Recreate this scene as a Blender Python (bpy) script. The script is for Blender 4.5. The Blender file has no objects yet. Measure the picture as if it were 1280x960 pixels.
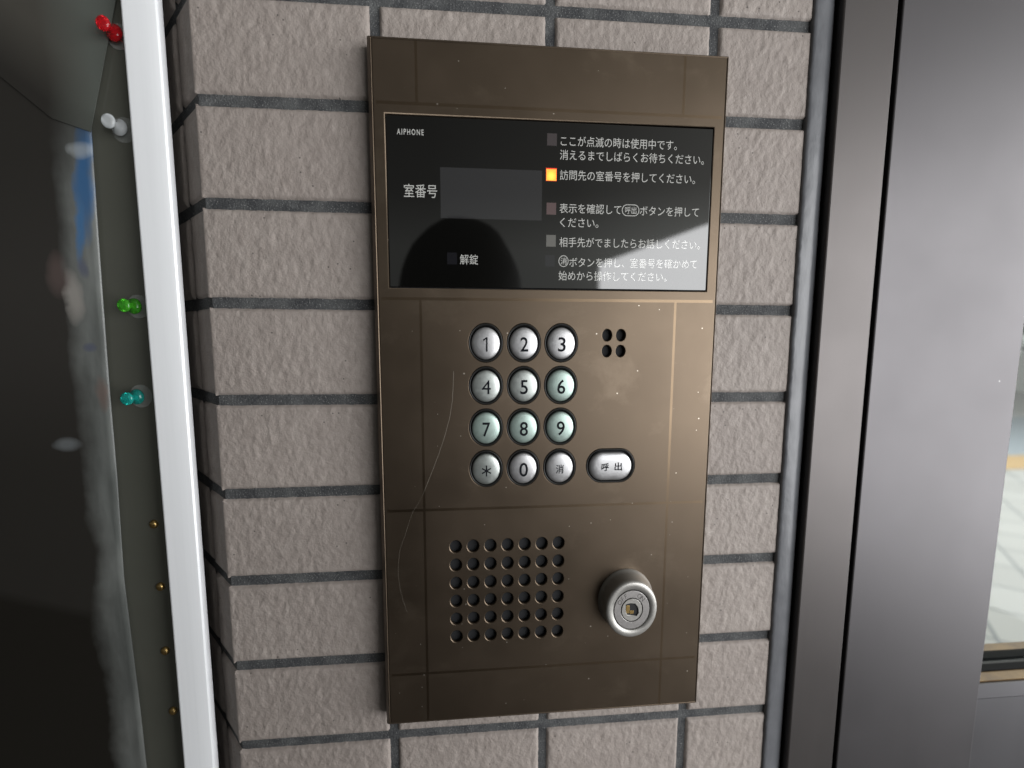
import bpy, bmesh, math, random
from mathutils import Vector, Matrix, noise
random.seed(7)
S = bpy.context.scene
COL = S.collection
MM = 0.001

# ------------------------------------------------------------------ camera
cam_d = bpy.data.cameras.new("camera")
cam = bpy.data.objects.new("camera", cam_d)
COL.objects.link(cam)
cam_d.sensor_width = 36.0
cam_d.sensor_fit = 'HORIZONTAL'
cam_d.lens = 36.0 * 572.177 / 1280.0
cam_d.clip_start = 0.01
cam_d.clip_end = 500.0
R_rows = ((0.9961474620, -0.0876526925, 0.0026906108),
          (-0.0068701446, -0.1085912226, -0.9940627483),
          (0.0874244531, 0.9902145989, -0.1087750575))       # image right, image down, forward in world axes
right, down, fwd = (Vector(r) for r in R_rows)
rot = Matrix((right, -down, -fwd)).transposed()
cam.matrix_world = Matrix.Translation(Vector((-22.398, -282.977, 32.514)) * MM) @ rot.to_4x4()
S.camera = cam
cam_d.dof.use_dof = True
cam_d.dof.focus_distance = 0.275
cam_d.dof.aperture_fstop = 4.0

# ------------------------------------------------------------------ world, light, exposure
W = bpy.data.worlds.new("World")
S.world = W
W.use_nodes = True
wn, wl = W.node_tree.nodes, W.node_tree.links
wn.clear()
w_out = wn.new('ShaderNodeOutputWorld')
w_bg = wn.new('ShaderNodeBackground')
w_tc = wn.new('ShaderNodeTexCoord')
w_sep = wn.new('ShaderNodeSeparateXYZ')
w_map = wn.new('ShaderNodeMapRange')
w_ramp = wn.new('ShaderNodeValToRGB')
w_map.inputs['From Min'].default_value = -1.0
w_map.inputs['From Max'].default_value = 1.0
wl.new(w_tc.outputs['Generated'], w_sep.inputs[0])
wl.new(w_sep.outputs['Z'], w_map.inputs['Value'])
wl.new(w_map.outputs[0], w_ramp.inputs['Fac'])
w_mx = wn.new('ShaderNodeMapRange')
w_mx.inputs['From Min'].default_value = -1.0
w_side = wn.new('ShaderNodeValToRGB')
w_mul = wn.new('ShaderNodeMath'); w_mul.operation = 'MULTIPLY'; w_mul.inputs[1].default_value = 4.0
wl.new(w_sep.outputs['X'], w_mx.inputs['Value'])
wl.new(w_mx.outputs[0], w_side.inputs['Fac'])
wl.new(w_side.outputs['Color'], w_mul.inputs[0])
wl.new(w_mul.outputs[0], w_bg.inputs['Strength'])
e = w_side.color_ramp.elements
e[0].position = 0.10; e[0].color = (0.10, 0.10, 0.10, 1)
e[1].position = 0.90; e[1].color = (0.92, 0.92, 0.92, 1)
for p_, v_ in ((0.46, 0.23), (0.60, 0.45), (0.72, 1.0)):
    k_ = e.new(p_); k_.color = (v_, v_, v_, 1)
wl.new(w_ramp.outputs['Color'], w_bg.inputs['Color'])
wl.new(w_bg.outputs[0], w_out.inputs['Surface'])
e = w_ramp.color_ramp.elements
e[0].position = 0.0; e[0].color = (0.030, 0.028, 0.026, 1)
e[1].position = 1.0; e[1].color = (0.12, 0.118, 0.110, 1)
for p_, c_ in ((0.42, (0.05, 0.048, 0.046, 1)), (0.53, (0.25, 0.255, 0.245, 1)), (0.585, (0.26, 0.265, 0.25, 1)), (0.64, (0.12, 0.119, 0.112, 1)), (0.72, (0.085, 0.084, 0.079, 1))):
    k_ = e.new(p_); k_.color = c_


def area_light(name, loc, direction, sx, sy, power, color):
    d = bpy.data.lights.new(name, 'AREA')
    d.shape = 'RECTANGLE'; d.size = sx; d.size_y = sy
    d.energy = power; d.color = color
    o = bpy.data.objects.new(name, d)
    COL.objects.link(o)
    o.location = loc
    o.rotation_euler = Vector(direction).to_track_quat('-Z', 'Y').to_euler()
    return o


# daylight through the open side of the porch, right and behind the camera
area_light("porch_daylight", (1.44, -2.12, -0.06), (-0.992, 0.127, 0), 3.95, 1.50, 112.0, (0.98, 0.985, 1.0))
# daylight on the floor beyond the glass door
area_light("hall_daylight", (4.2, 3.6, 1.9), (0, 0, -1), 5.0, 5.0, 250.0, (1.0, 0.98, 0.95))

S.view_settings.view_transform = 'Standard'
S.view_settings.look = 'None'
S.view_settings.exposure = 0.0
S.view_settings.gamma = 1.0
S.cycles.max_bounces = 8
S.cycles.sample_clamp_indirect = 6.0


# ------------------------------------------------------------------ helpers
def mat(name, color=(0.5, 0.5, 0.5), rough=0.5, metal=0.0, spec=0.5, coat=0.0, coat_rough=0.03):
    m = bpy.data.materials.new(name)
    m.use_nodes = True
    b = m.node_tree.nodes['Principled BSDF']
    b.inputs['Base Color'].default_value = (*color, 1)
    b.inputs['Roughness'].default_value = rough
    b.inputs['Metallic'].default_value = metal
    b.inputs['Specular IOR Level'].default_value = spec
    b.inputs['Coat Weight'].default_value = coat
    b.inputs['Coat Roughness'].default_value = coat_rough
    return m


class NT:
    """small shorthand for wiring nodes"""
    def __init__(self, m):
        self.t = m.node_tree; self.b = self.t.nodes['Principled BSDF']
        self.tc = self.t.nodes.new('ShaderNodeTexCoord')
        self.obj = self.tc.outputs['Object']
    def new(self, kind, **kw):
        n = self.t.nodes.new(kind)
        for k, v in kw.items(): setattr(n, k, v)
        return n
    def link(self, a, b): self.t.links.new(a, b)
    def put(self, sock, v):
        if hasattr(v, 'is_linked') or isinstance(v, bpy.types.NodeSocket): self.link(v, sock)
        else: sock.default_value = v
    def math(self, op, a, b=0.0, c=0.0):
        n = self.new('ShaderNodeMath', operation=op)
        for i, v in enumerate((a, b, c)): self.put(n.inputs[i], v)
        return n.outputs[0]
    def scaled(self, s):
        n = self.new('ShaderNodeVectorMath', operation='MULTIPLY')
        self.link(self.obj, n.inputs[0]); n.inputs[1].default_value = s
        return n.outputs[0]
    def noise(self, scale, detail=4, rough=0.55, vec=None, dist=0.0):
        n = self.new('ShaderNodeTexNoise')
        n.inputs['Scale'].default_value = scale; n.inputs['Detail'].default_value = detail
        n.inputs['Roughness'].default_value = rough; n.inputs['Distortion'].default_value = dist
        self.link(vec or self.obj, n.inputs['Vector'])
        return n.outputs['Fac']
    def ramp(self, fac, stops):
        n = self.new('ShaderNodeValToRGB')
        el = n.color_ramp.elements
        while len(el) < len(stops): el.new(0.5)
        for k, (p, c) in zip(el, stops):
            k.position = p; k.color = (*c, 1) if len(c) == 3 else c
        self.link(fac, n.inputs['Fac'])
        return n.outputs['Color']
    def mix(self, fac, a, b):
        n = self.new('ShaderNodeMix', data_type='RGBA')
        self.put(n.inputs['Factor'], fac)
        for s, v in ((n.inputs['A'], a), (n.inputs['B'], b)):
            if isinstance(v, tuple): s.default_value = (*v, 1)
            else: self.link(v, s)
        return n.outputs['Result']
    def rng(self, v, a, b, c=0.0, d=1.0):
        n = self.new('ShaderNodeMapRange')
        self.link(v, n.inputs['Value'])
        for k, x in zip(('From Min', 'From Max', 'To Min', 'To Max'), (a, b, c, d)): n.inputs[k].default_value = x
        return n.outputs[0]
    def bump(self, h, strength, dist):
        n = self.new('ShaderNodeBump')
        n.inputs['Strength'].default_value = strength; n.inputs['Distance'].default_value = dist
        self.link(h, n.inputs['Height']); self.link(n.outputs[0], self.b.inputs['Normal'])
    def flat_voronoi(self, scale):
        n = self.new('ShaderNodeTexVoronoi', voronoi_dimensions='2D')
        n.inputs['Scale'].default_value = scale
        x, y, z = self.xyz()
        c = self.new('ShaderNodeCombineXYZ'); self.link(x, c.inputs[0]); self.link(z, c.inputs[1])
        self.link(c.outputs[0], n.inputs['Vector'])
        return n
    def xyz(self):
        n = self.new('ShaderNodeSeparateXYZ'); self.link(self.obj, n.inputs[0])
        return n.outputs['X'], n.outputs['Y'], n.outputs['Z']


def mesh_obj(name, verts, faces, m, parent=None, smooth=False, mm=True):
    me = bpy.data.meshes.new(name)
    k = MM if mm else 1.0
    me.from_pydata([(v[0]*k, v[1]*k, v[2]*k) for v in verts], [], faces)
    me.update()
    return link_mesh(name, me, m, parent, smooth)


def link_mesh(name, me, m, parent=None, smooth=False, fix=True):
    if fix:
        bm = bmesh.new(); bm.from_mesh(me)
        bmesh.ops.recalc_face_normals(bm, faces=bm.faces)
        bm.to_mesh(me); bm.free()
    o = bpy.data.objects.new(name, me)
    COL.objects.link(o)
    for mm_ in (m if isinstance(m, (list, tuple)) else [m]): me.materials.append(mm_)
    if smooth:
        for p in me.polygons: p.use_smooth = True
    if parent: o.parent = parent
    return o


def bm_obj(name, bm, m, parent=None, smooth=False):
    me = bpy.data.meshes.new(name)
    bmesh.ops.recalc_face_normals(bm, faces=bm.faces)
    bm.to_mesh(me); bm.free()
    for v in me.vertices: v.co *= MM
    return link_mesh(name, me, m, parent, smooth, fix=False)


def box_bm(x0, x1, y0, y1, z0, z1, bevel=0.0, seg=2, bm=None):
    own = bm is None
    b = bmesh.new()
    r = bmesh.ops.create_cube(b, size=1.0)
    for v in b.verts:
        v.co = Vector(((x0+x1)/2 + v.co.x*(x1-x0), (y0+y1)/2 + v.co.y*(y1-y0), (z0+z1)/2 + v.co.z*(z1-z0)))
    if bevel: bmesh.ops.bevel(b, geom=b.edges[:], offset=bevel, segments=seg, affect='EDGES', profile=0.5)
    if own: return b
    me = bpy.data.meshes.new('tmp'); b.to_mesh(me); b.free(); bm.from_mesh(me); bpy.data.meshes.remove(me)
    return bm


def box(name, x0, x1, y0, y1, z0, z1, m, parent=None, bevel=0.0):
    return bm_obj(name, box_bm(x0, x1, y0, y1, z0, z1, bevel), m, parent)


def thing(name, label, cat, loc=(0, 0, 0), group=None):
    o = bpy.data.objects.new(name, None)
    COL.objects.link(o)
    o.location = Vector(loc) * MM
    o.empty_display_size = 0.02
    o['label'] = label; o['category'] = cat
    if group: o['group'] = group
    return o


def tag(o, label=None, cat=None, kind=None, group=None):
    if label: o['label'] = label
    if cat: o['category'] = cat
    if kind: o['kind'] = kind
    if group: o['group'] = group
    return o


def lathe(name, prof, cx, cz, m, parent=None, n=64, ax=1.0, az=1.0, smooth=True, y0=0.0):
    """profile of (radius, y) pairs spun about the axis that points out of the wall; ax, az stretch it to an oval"""
    vs, fs = [], []
    for r, y in prof:
        for k in range(n):
            a = 2*math.pi*k/n
            vs.append((cx + r*ax*math.cos(a), y + y0, cz + r*az*math.sin(a)))
    for i in range(len(prof)-1):
        for k in range(n):
            k2 = (k+1) % n
            fs.append((i*n+k, i*n+k2, (i+1)*n+k2, (i+1)*n+k))
    if prof[-1][0] < 1e-6 or True:
        fs.append(tuple((len(prof)-1)*n + k for k in range(n)))
    o = mesh_obj(name, vs, fs, m, parent, smooth)
    return o


def oval(cx, cz, rx, rz, n=40):
    return [(cx + rx*math.cos(2*math.pi*k/n), cz + rz*math.sin(2*math.pi*k/n)) for k in range(n)]


def stadium(cx, cz, hw, hh, ex=None, n=16):
    """pill outline: half width, half height"""
    ex = hh if ex is None else ex
    pts = []
    for k in range(n+1):
        a = -math.pi/2 + math.pi*k/n
        pts.append((cx + hw - ex + ex*math.cos(a), cz + hh*math.sin(a)))
    for k in range(n+1):
        a = math.pi/2 + math.pi*k/n
        pts.append((cx - hw + ex + ex*math.cos(a), cz + hh*math.sin(a)))
    return pts


def rect(x0, x1, z0, z1):
    return [(x0, z0), (x1, z0), (x1, z1), (x0, z1)]


def plate(name, loops, y_front, thick, m, parent=None, bevel=0.0):
    """flat plate in the wall's plane with holes; loops are outlines in x,z"""
    cu = bpy.data.curves.new(name, 'CURVE')
    cu.dimensions = '2D'; cu.fill_mode = 'BOTH'
    cu.extrude = max(thick/2 - bevel, 0.0) * MM
    cu.bevel_depth = bevel * MM; cu.bevel_resolution = 1
    cu.offset = -bevel * MM
    for lp in loops:
        s = cu.splines.new('POLY'); s.points.add(len(lp)-1)
        for p, (x, z) in zip(s.points, lp): p.co = (x*MM, z*MM, 0, 1)
        s.use_cyclic_u = True
    t = bpy.data.objects.new('tmp', cu); COL.objects.link(t)
    dg = bpy.context.evaluated_depsgraph_get()
    me = bpy.data.meshes.new_from_object(t.evaluated_get(dg))
    bpy.data.objects.remove(t); bpy.data.curves.remove(cu)
    me.name = name
    for v in me.vertices: v.co = Vector((v.co.x, y_front*MM + thick/2*MM - v.co.z, v.co.y))
    me.materials.clear()
    return link_mesh(name, me, m, parent)


def text_mesh(body, extrude=0.0, thicken=0.0, space=1.0):
    cu = bpy.data.curves.new('tmp', 'FONT')
    cu.body = body; cu.size = 1.0; cu.extrude = extrude; cu.offset = thicken; cu.space_character = space
    cu.resolution_u = 4
    t = bpy.data.objects.new('tmp', cu); COL.objects.link(t)
    dg = bpy.context.evaluated_depsgraph_get()
    me = bpy.data.meshes.new_from_object(t.evaluated_get(dg))
    bpy.data.objects.remove(t); bpy.data.curves.remove(cu)
    me.materials.clear()
    return me


def ink(me):
    xs = [v.co.x for v in me.vertices]; ys = [v.co.y for v in me.vertices]
    return min(xs), max(xs), min(ys), max(ys)


REF = {}
def writing(name, body, x0, x1, zc, em_h, y, m, parent, ref='消', thicken=0.0, space=1.0):
    """a line of lettering: ink from x0 to x1, ink height of the reference character em_h, centred on zc"""
    me = text_mesh(body, 0.0, thicken, space)
    if ref not in REF:
        r = text_mesh(ref); REF[ref] = ink(r); bpy.data.meshes.remove(r)
    a, b, c, d = ink(me)
    _, _, rc, rd = REF[ref]
    sx = (x1-x0)/(b-a); sz = em_h/(rd-rc)
    for v in me.vertices:
        v.co = Vector(((x0 + (v.co.x-a)*sx)*MM, y*MM, (zc + (v.co.y-(rc+rd)/2)*sz)*MM))
    me.name = name
    return link_mesh(name, me, m, parent, fix=False)


def tube_bm(bm, pts, rad, n=8):
    rings = []
    for i, p in enumerate(pts):
        p = Vector(p)
        t = (Vector(pts[min(i+1, len(pts)-1)]) - Vector(pts[max(i-1, 0)])).normalized()
        u = t.cross(Vector((0, 0, 1)) if abs(t.z) < 0.9 else Vector((1, 0, 0))).normalized(); w = t.cross(u)
        r = rad[i] if isinstance(rad, (list, tuple)) else rad
        rings.append([bm.verts.new(p + (u*math.cos(2*math.pi*k/n) + w*math.sin(2*math.pi*k/n))*r) for k in range(n)])
    for a, b in zip(rings, rings[1:]):
        for k in range(n): bm.faces.new((a[k], a[(k+1) % n], b[(k+1) % n], b[k]))
    bm.faces.new(rings[0][::-1]); bm.faces.new(rings[-1])


# ------------------------------------------------------------------ materials
def tile_material(name, lo, hi):
    m = mat(name, (0.4, 0.36, 0.34), 0.62, spec=0.35)
    t = NT(m)
    big = t.noise(14, 3)
    mid = t.noise(160, 5, 0.6, t.scaled((1, 1, 0.6)))
    fine = t.noise(900, 3, 0.6)
    c = t.ramp(mid, [(0.30, lo), (0.72, hi)])
    c = t.mix(t.rng(big, 0.35, 0.65, 0.0, 0.35), c, tuple(x*0.86 for x in lo))
    x, y, z = t.xyz()
    cell = t.new('ShaderNodeCombineXYZ')
    t.link(t.math('FLOOR', t.math('DIVIDE', t.math('ADD', x, 0.0756), 0.1)), cell.inputs[0])
    t.link(t.math('FLOOR', t.math('DIVIDE', t.math('SUBTRACT', z, -0.0074), 0.0568)), cell.inputs[1])
    wn_ = t.new('ShaderNodeTexWhiteNoise'); wn_.noise_dimensions = '2D'; t.link(cell.outputs[0], wn_.inputs['Vector'])
    c = t.mix(t.math('MULTIPLY', wn_.outputs['Value'], 0.22), c, (0.235, 0.198, 0.180))
    vor = t.flat_voronoi(95)
    pit = t.math('MULTIPLY', t.math('LESS_THAN', vor.outputs['Distance'], 0.045), t.math('GREATER_THAN', t.noise(37, 1), 0.60))
    c = t.mix(t.math('MULTIPLY', pit, 0.7), c, (0.03, 0.028, 0.026))
    t.link(c, t.b.inputs['Base Color'])
    h = t.math('ADD', t.math('MULTIPLY', t.noise(330, 4, 0.6, t.scaled((1, 1, 0.9))), 1.0), t.math('MULTIPLY', fine, 0.35))
    t.bump(h, 0.8, 0.0009)
    return m


M_tile = tile_material('tile', (0.282, 0.245, 0.221), (0.376, 0.333, 0.303))

M_grout = mat('grout', (0.08, 0.08, 0.08), 0.8, spec=0.25)
t = NT(M_grout)
c = t.ramp(t.noise(95, 2, 0.5), [(0.35, (0.046, 0.048, 0.051)), (0.70, (0.088, 0.091, 0.092))])
c = t.mix(t.rng(t.noise(1300, 2, 0.5), 0.58, 0.72, 0, 0.6), c, (0.34, 0.34, 0.33))
c = t.mix(t.rng(t.noise(60, 5, 0.7), 0.58, 0.75, 0, 0.45), c, (0.20, 0.205, 0.205))
t.link(c, t.b.inputs['Base Color'])
t.bump(t.noise(800, 3), 0.8, 0.0008)

def panel_material(name, with_lines):
    m = mat(name, (0.075, 0.052, 0.034), 0.36, metal=0.92, spec=0.5)
    t = NT(m)
    base = t.mix(t.rng(t.noise(9, 3), 0.3, 0.7), (0.110, 0.084, 0.060), (0.129, 0.099, 0.072))
    x, y, z = t.xyz()
    # fine dust specks and a few bigger ones
    vor = t.flat_voronoi(75)
    sepc = t.new('ShaderNodeSeparateColor'); t.link(vor.outputs['Color'], sepc.inputs[0])
    rad = t.rng(sepc.outputs[0], 0.60, 1.0, 0.0, 0.038)
    speck = t.math('MULTIPLY', t.math('LESS_THAN', vor.outputs['Distance'], rad), t.math('GREATER_THAN', sepc.outputs[1], 0.35))
    rough = t.rng(t.noise(18, 5, 0.6), 0.3, 0.7, 0.37, 0.46)
    if with_lines:
        def band(v, c0, w):
            return t.math('LESS_THAN', t.math('ABSOLUTE', t.math('SUBTRACT', v, c0*MM)), w*MM)
        line = None
        for c0 in (158.4, 52.45, -73.8, -180.6):
            q = band(z, c0, 0.85)
            line = q if line is None else t.math('MAXIMUM', line, q)
        up = t.math('GREATER_THAN', z, 158.4*MM)
        low = t.math('LESS_THAN', z, 52.45*MM)
        zone = t.math('MAXIMUM', up, low)
        for c0 in (-51.6, 100.7):
            line = t.math('MAXIMUM', line, t.math('MULTIPLY', band(x, c0, 0.75), zone))
        inx = t.math('MULTIPLY', t.math('GREATER_THAN', x, -73.6*MM), t.math('LESS_THAN', x, 124.2*MM))
        line = t.math('MULTIPLY', line, inx)
        base = t.mix(t.math('MULTIPLY', line, 0.9), base, (0.150, 0.110, 0.073))
        rough = t.math('SUBTRACT', rough, t.math('MULTIPLY', line, 0.09))
        # hand-greased smear left of the keypad and pale wipe marks on the right
        wipe = t.rng(t.noise(22, 6, 0.65, t.scaled((1, 1, 1.3)), 0.3), 0.55, 0.68, 0.0, 0.26)
        base = t.mix(wipe, base, (0.22, 0.175, 0.13))
    base = t.mix(t.math('MULTIPLY', speck, 0.75), base, (0.62, 0.56, 0.48))
    t.link(base, t.b.inputs['Base Color'])
    if with_lines: t.link(t.math('ADD', t.math('MULTIPLY', line, 0.05), 0.92), t.b.inputs['Metallic'])
    t.link(rough, t.b.inputs['Roughness'])
    t.bump(t.noise(1500, 2), 0.05, 0.0002)
    return m

M_panel = panel_material('brown_panel', True)
M_panel_side = panel_material('brown_panel_edge', False)
M_black = mat('matte_black', (0.006, 0.006, 0.007), 0.55)
M_mesh = mat('speaker_cloth', (0.006, 0.007, 0.009), 0.8)
M_glass_black = mat('black_acrylic', (0.0035, 0.0035, 0.0032), 0.03, spec=1.0)
M_lcd = mat('lcd_grey', (0.026, 0.026, 0.027), 0.03, spec=1.0)
M_white = mat('white_print', (0.50, 0.50, 0.475), 0.03, spec=1.0)
M_ink = mat('black_ink', (0.010, 0.011, 0.014), 0.85, spec=0.1)
M_lamp_off = mat('lamp_lens', (0.055, 0.046, 0.047), 0.03, spec=1.0)
M_lamp_pink = mat('lamp_lens_pink', (0.105, 0.070, 0.070), 0.03, spec=1.0)
M_lamp_grey = mat('lamp_lens_grey', (0.125, 0.122, 0.112), 0.03, spec=1.0)
M_lamp_dark = mat('lamp_lens_dark', (0.012, 0.012, 0.014), 0.03, spec=1.0)
M_lamp_on = mat('lamp_lit', (1.0, 0.4, 0.05), 0.4)
b = M_lamp_on.node_tree.nodes['Principled BSDF']
t = NT(M_lamp_on)
x, y, z = t.xyz()
dx = t.math('DIVIDE', t.math('SUBTRACT', x, 23.9*MM), 2.9*MM); dz = t.math('DIVIDE', t.math('SUBTRACT', z, 122.7*MM), 3.3*MM)
t.link(t.ramp(t.math('SQRT', t.math('ADD', t.math('MULTIPLY', dx, dx), t.math('MULTIPLY', dz, dz))), [(0.0, (1.0, 0.62, 0.09)), (0.55, (1.0, 0.46, 0.04)), (1.0, (1.0, 0.20, 0.02))]), t.b.inputs['Emission Color'])
b.inputs['Emission Strength'].default_value = 1.1
M_lamp_rim = mat('lamp_lit_edge', (0.6, 0.04, 0.01), 0.4)
b = M_lamp_rim.node_tree.nodes['Principled BSDF']
b.inputs['Emission Color'].default_value = (1.0, 0.045, 0.01, 1)
b.inputs['Emission Strength'].default_value = 0.42


def brushed(name, color, rough, metal=1.0, streak=(60, 60, 60), amt=0.12):
    m = mat(name, color, rough, metal)
    t = NT(m)
    n = t.noise(1.0, 4, 0.6, t.scaled(streak))
    t.link(t.mix(n, tuple(x*(1-amt) for x in color), tuple(min(1, x*(1+amt)) for x in color)), t.b.inputs['Base Color'])
    t.link(t.rng(n, 0.25, 0.75, rough-0.05, rough+0.06), t.b.inputs['Roughness'])
    return m

M_key = brushed('silver_key', (0.49, 0.49, 0.495), 0.40, 0.9, (500, 500, 500), 0.10)
M_key_green = brushed('greenish_key', (0.37, 0.465, 0.425), 0.40, 0.75, (500, 500, 500), 0.10)
M_key_worn = brushed('worn_key', (0.42, 0.45, 0.43), 0.40, 0.85, (350, 350, 350), 0.16)
M_bezel = mat('dark_bezel', (0.010, 0.010, 0.0095), 0.38, spec=0.35)
M_lock = brushed('satin_nickel', (0.42, 0.41, 0.385), 0.43, 0.75, (400, 400, 400), 0.08)
M_lock_face = brushed('nickel_plug', (0.40, 0.385, 0.375), 0.45, 1.0, (900, 900, 900), 0.10)
M_brass = mat('brass', (0.55, 0.38, 0.15), 0.32, metal=1.0)

M_seal = mat('grey_sealant', (0.155, 0.165, 0.185), 0.33, spec=0.5)
t = NT(M_seal)
t.link(t.mix(t.rng(t.noise(55, 4), 0.35, 0.7), (0.115, 0.119, 0.129), (0.150, 0.155, 0.166)), t.b.inputs['Base Color'])
t.bump(t.noise(150, 4, 0.55, t.scaled((1, 1, 0.4))), 0.4, 0.0012)

def bronze(name, color, rough):
    m = mat(name, color, rough, metal=0.92)
    t = NT(m)
    st = t.noise(1.0, 4, 0.6, t.scaled((650, 650, 9)))
    cl = t.noise(11, 4, 0.6)
    c = t.mix(st, tuple(x*0.975 for x in color), tuple(x*1.02 for x in color))
    vor = t.flat_voronoi(42)
    sc = t.new('ShaderNodeSeparateColor'); t.link(vor.outputs['Color'], sc.inputs[0])
    sp = t.math('MULTIPLY', t.math('LESS_THAN', vor.outputs['Distance'], 0.020), t.math('GREATER_THAN', sc.outputs[0], 0.985))
    c = t.mix(t.math('MULTIPLY', sp, 0.6), c, (0.4, 0.4, 0.39))
    t.link(c, t.b.inputs['Base Color'])
    r = t.math('ADD', t.rng(st, 0.3, 0.7, rough-0.006, rough+0.006), t.rng(cl, 0.3, 0.7, -0.03, 0.03))
    t.link(r, t.b.inputs['Roughness'])
    return m

M_frame = bronze('bronze_frame', (0.092, 0.085, 0.083), 0.46)
M_leaf = bronze('bronze_leaf', (0.088, 0.084, 0.087), 0.46)
M_rail = bronze('bronze_rail', (0.094, 0.092, 0.097), 0.46)
M_gap = mat('rubber_gap', (0.008, 0.008, 0.009), 0.7)
M_gold = mat('gold_bead', (0.36, 0.22, 0.07), 0.4, metal=0.6)
t = NT(M_gold)
t.link(t.mix(t.rng(t.noise(1, 4, 0.6, t.scaled((40, 40, 400))), 0.3, 0.7), (0.07, 0.036, 0.010), (0.17, 0.10, 0.03)), t.b.inputs['Base Color'])
M_gasket = mat('black_gasket', (0.008, 0.008, 0.009), 0.8, spec=0.15)
M_gasket_grey = mat('grey_gasket', (0.09, 0.09, 0.088), 0.7, spec=0.2)

M_pane = bpy.data.materials.new('clear_glass'); M_pane.use_nodes = True
n_ = M_pane.node_tree.nodes; n_.clear()
o_ = n_.new('ShaderNodeOutputMaterial'); mx = n_.new('ShaderNodeMixShader'); tr = n_.new('ShaderNodeBsdfTransparent')
gl = n_.new('ShaderNodeBsdfGlossy'); lw = n_.new('ShaderNodeLayerWeight'); pw = n_.new('ShaderNodeMath'); fr = n_.new('ShaderNodeMath')
gl.inputs['Roughness'].default_value = 0.02; pw.operation = 'POWER'; pw.inputs[1].default_value = 5.0; fr.operation = 'MULTIPLY_ADD'; fr.inputs[1].default_value = 0.35; fr.inputs[2].default_value = 0.006
M_pane.node_tree.links.new(lw.outputs['Facing'], pw.inputs[0]); M_pane.node_tree.links.new(pw.outputs[0], fr.inputs[0])
tr.inputs['Color'].default_value = (0.93, 0.96, 0.95, 1)
M_pane.node_tree.links.new(fr.outputs[0], mx.inputs[0]); M_pane.node_tree.links.new(tr.outputs[0], mx.inputs[1])
M_pane.node_tree.links.new(gl.outputs[0], mx.inputs[2]); M_pane.node_tree.links.new(mx.outputs[0], o_.inputs[0])

M_alu = brushed('white_aluminium', (0.76, 0.775, 0.79), 0.38, 0.15, (700, 700, 8), 0.04)
M_board = mat('olive_board', (0.060, 0.062, 0.050), 0.22, spec=0.5)
t = NT(M_board)
t.link(t.mix(t.noise(30, 4), (0.080, 0.082, 0.068), (0.096, 0.098, 0.081)), t.b.inputs['Base Color'])

M_floor = mat('floor_tiles', (0.5, 0.5, 0.48), 0.45)
t = NT(M_floor)
br = t.new('ShaderNodeTexBrick')
rotn = t.new('ShaderNodeMapping'); rotn.inputs['Rotation'].default_value = (0, 0, math.radians(38))
t.link(t.obj, rotn.inputs['Vector']); t.link(rotn.outputs[0], br.inputs['Vector'])
br.inputs['Color1'].default_value = (0.46, 0.46, 0.45, 1); br.inputs['Color2'].default_value = (0.56, 0.56, 0.55, 1)
br.inputs['Mortar'].default_value = (0.22, 0.235, 0.25, 1)
br.inputs['Scale'].default_value = 1.0; br.inputs['Mortar Size'].default_value = 0.008
br.inputs['Brick Width'].default_value = 0.3; br.inputs['Row Height'].default_value = 0.3; br.offset = 0.0
t.link(br.outputs['Color'], t.b.inputs['Base Color'])
M_porch = mat('dark_porch_tiles', (0.07, 0.066, 0.06), 0.6)
t = NT(M_porch)
t.link(t.mix(t.noise(25, 4), (0.055, 0.052, 0.048), (0.085, 0.08, 0.073)), t.b.inputs['Base Color'])
M_tan = mat('tan_paving', (0.55, 0.37, 0.17), 0.7)
M_bluegrey = mat('blue_grey_paving', (0.33, 0.38, 0.43), 0.6)
M_paint = mat('white_paint', (0.8, 0.8, 0.78), 0.6)
M_leafgreen = mat('hedge_leaves', (0.06, 0.11, 0.05), 0.6)
M_concrete = mat('plain_concrete', (0.16, 0.15, 0.14), 0.8)
t = NT(M_concrete)
t.link(t.mix(t.noise(12, 5), (0.12, 0.115, 0.11), (0.2, 0.19, 0.18)), t.b.inputs['Base Color'])

# ------------------------------------------------------------------ setting: floor and what lies beyond the door
FZ = -1250.0
def sheet(name, x0, x1, y0, y1, z, m):
    return tag(mesh_obj(name, [(x0, y0, z), (x1, y0, z), (x1, y1, z), (x0, y1, z)], [(0, 1, 2, 3)], m), kind='structure')
sheet('floor', -9000, 30000, -9000, 70, FZ, M_porch)
sheet('hall_floor', -9000, 30000, 70, 30000, FZ, M_floor)
sheet('path', 3000, 16000, 3560, 4020, FZ+4, M_tan)
sheet('pavement', 3000, 30000, 4020, 6100, FZ+4, M_bluegrey)

gw = box('garden_wall', 6500, 30000, 9000, 9250, FZ, FZ+900, M_paint)
tag(gw, 'low white wall seen far off through the glass of the door', 'wall')
bm = bmesh.new()
for k in range(2600):
    p = Vector((random.uniform(11500, 24000), random.uniform(10200, 11800), FZ + 300 + 1900*random.random()**0.8))
    n = noise.noise(p*0.0011)
    if n < -0.28: continue
    u = Vector((random.gauss(0, 1), random.gauss(0, 1), random.gauss(0, 1))).normalized()
    w = u.orthogonal().normalized(); s = random.uniform(70, 170)
    bm.faces.new([bm.verts.new(p + u*s), bm.verts.new(p + w*s*0.5), bm.verts.new(p - u*s), bm.verts.new(p - w*s*0.5)])
tag(bm_obj('hedge', bm, M_leafgreen), 'dark green hedge far behind the low white wall outside', 'hedge')

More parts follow.
